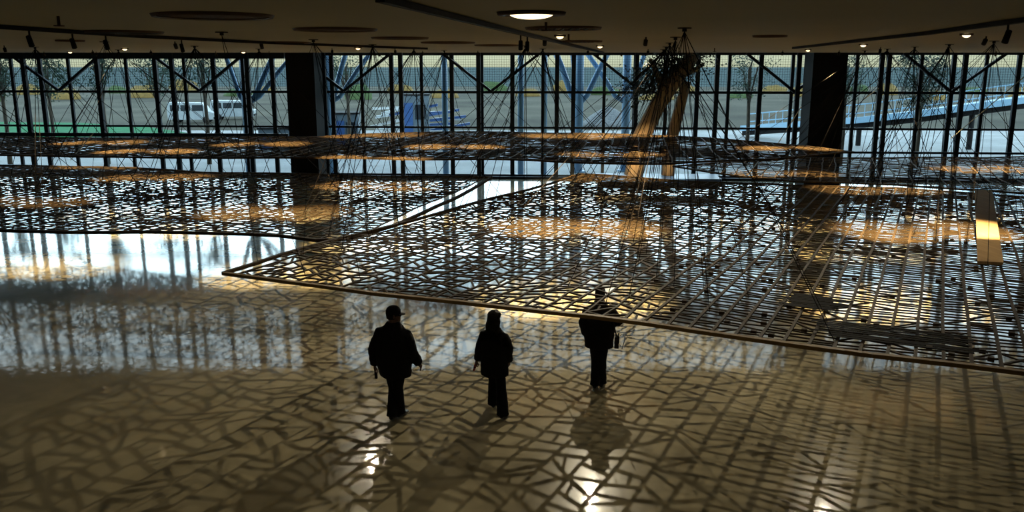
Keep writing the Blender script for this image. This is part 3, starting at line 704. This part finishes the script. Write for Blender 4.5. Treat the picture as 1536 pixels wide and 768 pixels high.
hairL = ((-.25,.06,.03,-.06),(-.21,.13,.07,-.06),(-.12,.14,.095,-.045),(-.04,.125,.12,-.02),(.03,.118,.125,-.008),(.08,.110,.118,-.006),(.115,.088,.096,-.006),(.140,.055,.06,-.008),(.155,.018,.02,-.008))
person('person with shoulder-length hair in a black coat and flared trousers, mid-stride', at(742,619), R(-14), 1.65, J2, T2, .80, head_turn=R(-25), hair=hairL, flare=1.25, fat=.98)
J3 = dict(head=(.0,.03,1.63), neck=(0,0,1.49), shl=(-.19,0,1.36), shr=(.19,0,1.36), ell=(-.27,-.05,1.15), elr=(.31,-.02,1.16), wrl=(-.235,.05,.93), wrr=(.20,.16,1.10),
          hipl=(-.08,0,.92), hipr=(.08,0,.92), knl=(-.05,.05,.50), knr=(.05,-.03,.50), anl=(-.05,-.05,.11), anr=(.06,.06,.10), tol=(-.04,.10,.03), tor=(.09,.21,.03))
T3 = [(.72,.235,.175,0),(.80,.24,.18,0),(.92,.25,.19,0),(1.06,.255,.19,0),(1.20,.25,.18,0),(1.31,.23,.165,0),(1.38,.195,.15,0),(1.44,.15,.125,0),(1.49,.11,.10,0),(1.53,.085,.085,0)]
hairS = ((-.06,.075,.07,-.035),(-.02,.085,.105,-.02),(.04,.085,.112,-.006),(.09,.075,.095,-.006),(.122,.05,.06,-.008),(.136,.015,.02,-.008))
p3 = at(897,582)
person('person with short hair standing under the edge of the large lattice, bag at the hip', p3, R(-8), 1.76, J3, T3, .80, head_turn=R(-10), hair=hairS, fat=1.0)
# what they carry
def world(loc_, rz, s, p): return Vector(loc_)+Matrix.Rotation(rz,3,'Z')@(Vector(p)*s)
q0 = world(at(742,619), R(-14), 1.65/1.75, (-.345,.085,.80)); q1 = world(at(742,619), R(-14), 1.65/1.75, (-.385,.11,.67))
rl = empty('rolled_leaflet', q1, 0, 'short rolled red leaflet held in the hand of the striding person', 'leaflet')
MB().tube([q0-q1+(q0-q1)*.4,Vector((0,0,0))],.020,14).build('sheet', M['red'], rl, True)
MB().tube([(q0-q1)*.45,(q0-q1)*.55],.0215,14).build('band', M['black'], rl, True)
bp = world(p3, R(-8), 1.76/1.75, (.29,.05,.70))
bg_ = empty('shoulder_bag', bp, R(-8), 'small black shoulder bag with a hanging strap at the hip', 'bag')
MB().box((0,0,.12),(.035,.09,.10)).build('pouch', M['shoe'], bg_); MB().box((.03,0,.17),(.012,.093,.06)).build('flap', M['cloth'], bg_)
MB().poly_bar([Vector((0,-.11,.2)),Vector((.0,-.10,.25))],.03,.01).build('buckle', M['steel'], bg_)
MB().tube([(0,-.10,.22),(-.05,-.13,.45),(-.14,-.10,.66),(-.18,0,.67),(-.15,.16,.5),(-.03,.13,.22)],.011,8).build('strap', M['shoe'], bg_, True)
MB().tube([(.05,.05,.2),(.11,.06,.24),(.13,.06,.12),(.09,.06,-.03),(.05,.05,.05)],.006,8).build('hanging_strap', M['shoe'], bg_, True)
w1 = at(594,628); k1 = 1.79/1.75
q0 = world(w1, R(-12), k1, (-.335,.10,.73)); q1 = world(w1, R(-12), k1, (-.338,.115,.58))
rb_ = empty('rolled_paper', q1, 0, 'dark rolled paper held in the hand of the person in the cap', 'paper')
MB().tube([q0-q1,Vector((0,0,0))],.024,14).build('sheet', M['weave'], rb_, True); MB().tube([(q0-q1)*.5,(q0-q1)*.6],.0255,14).build('band', M['black'], rb_, True)
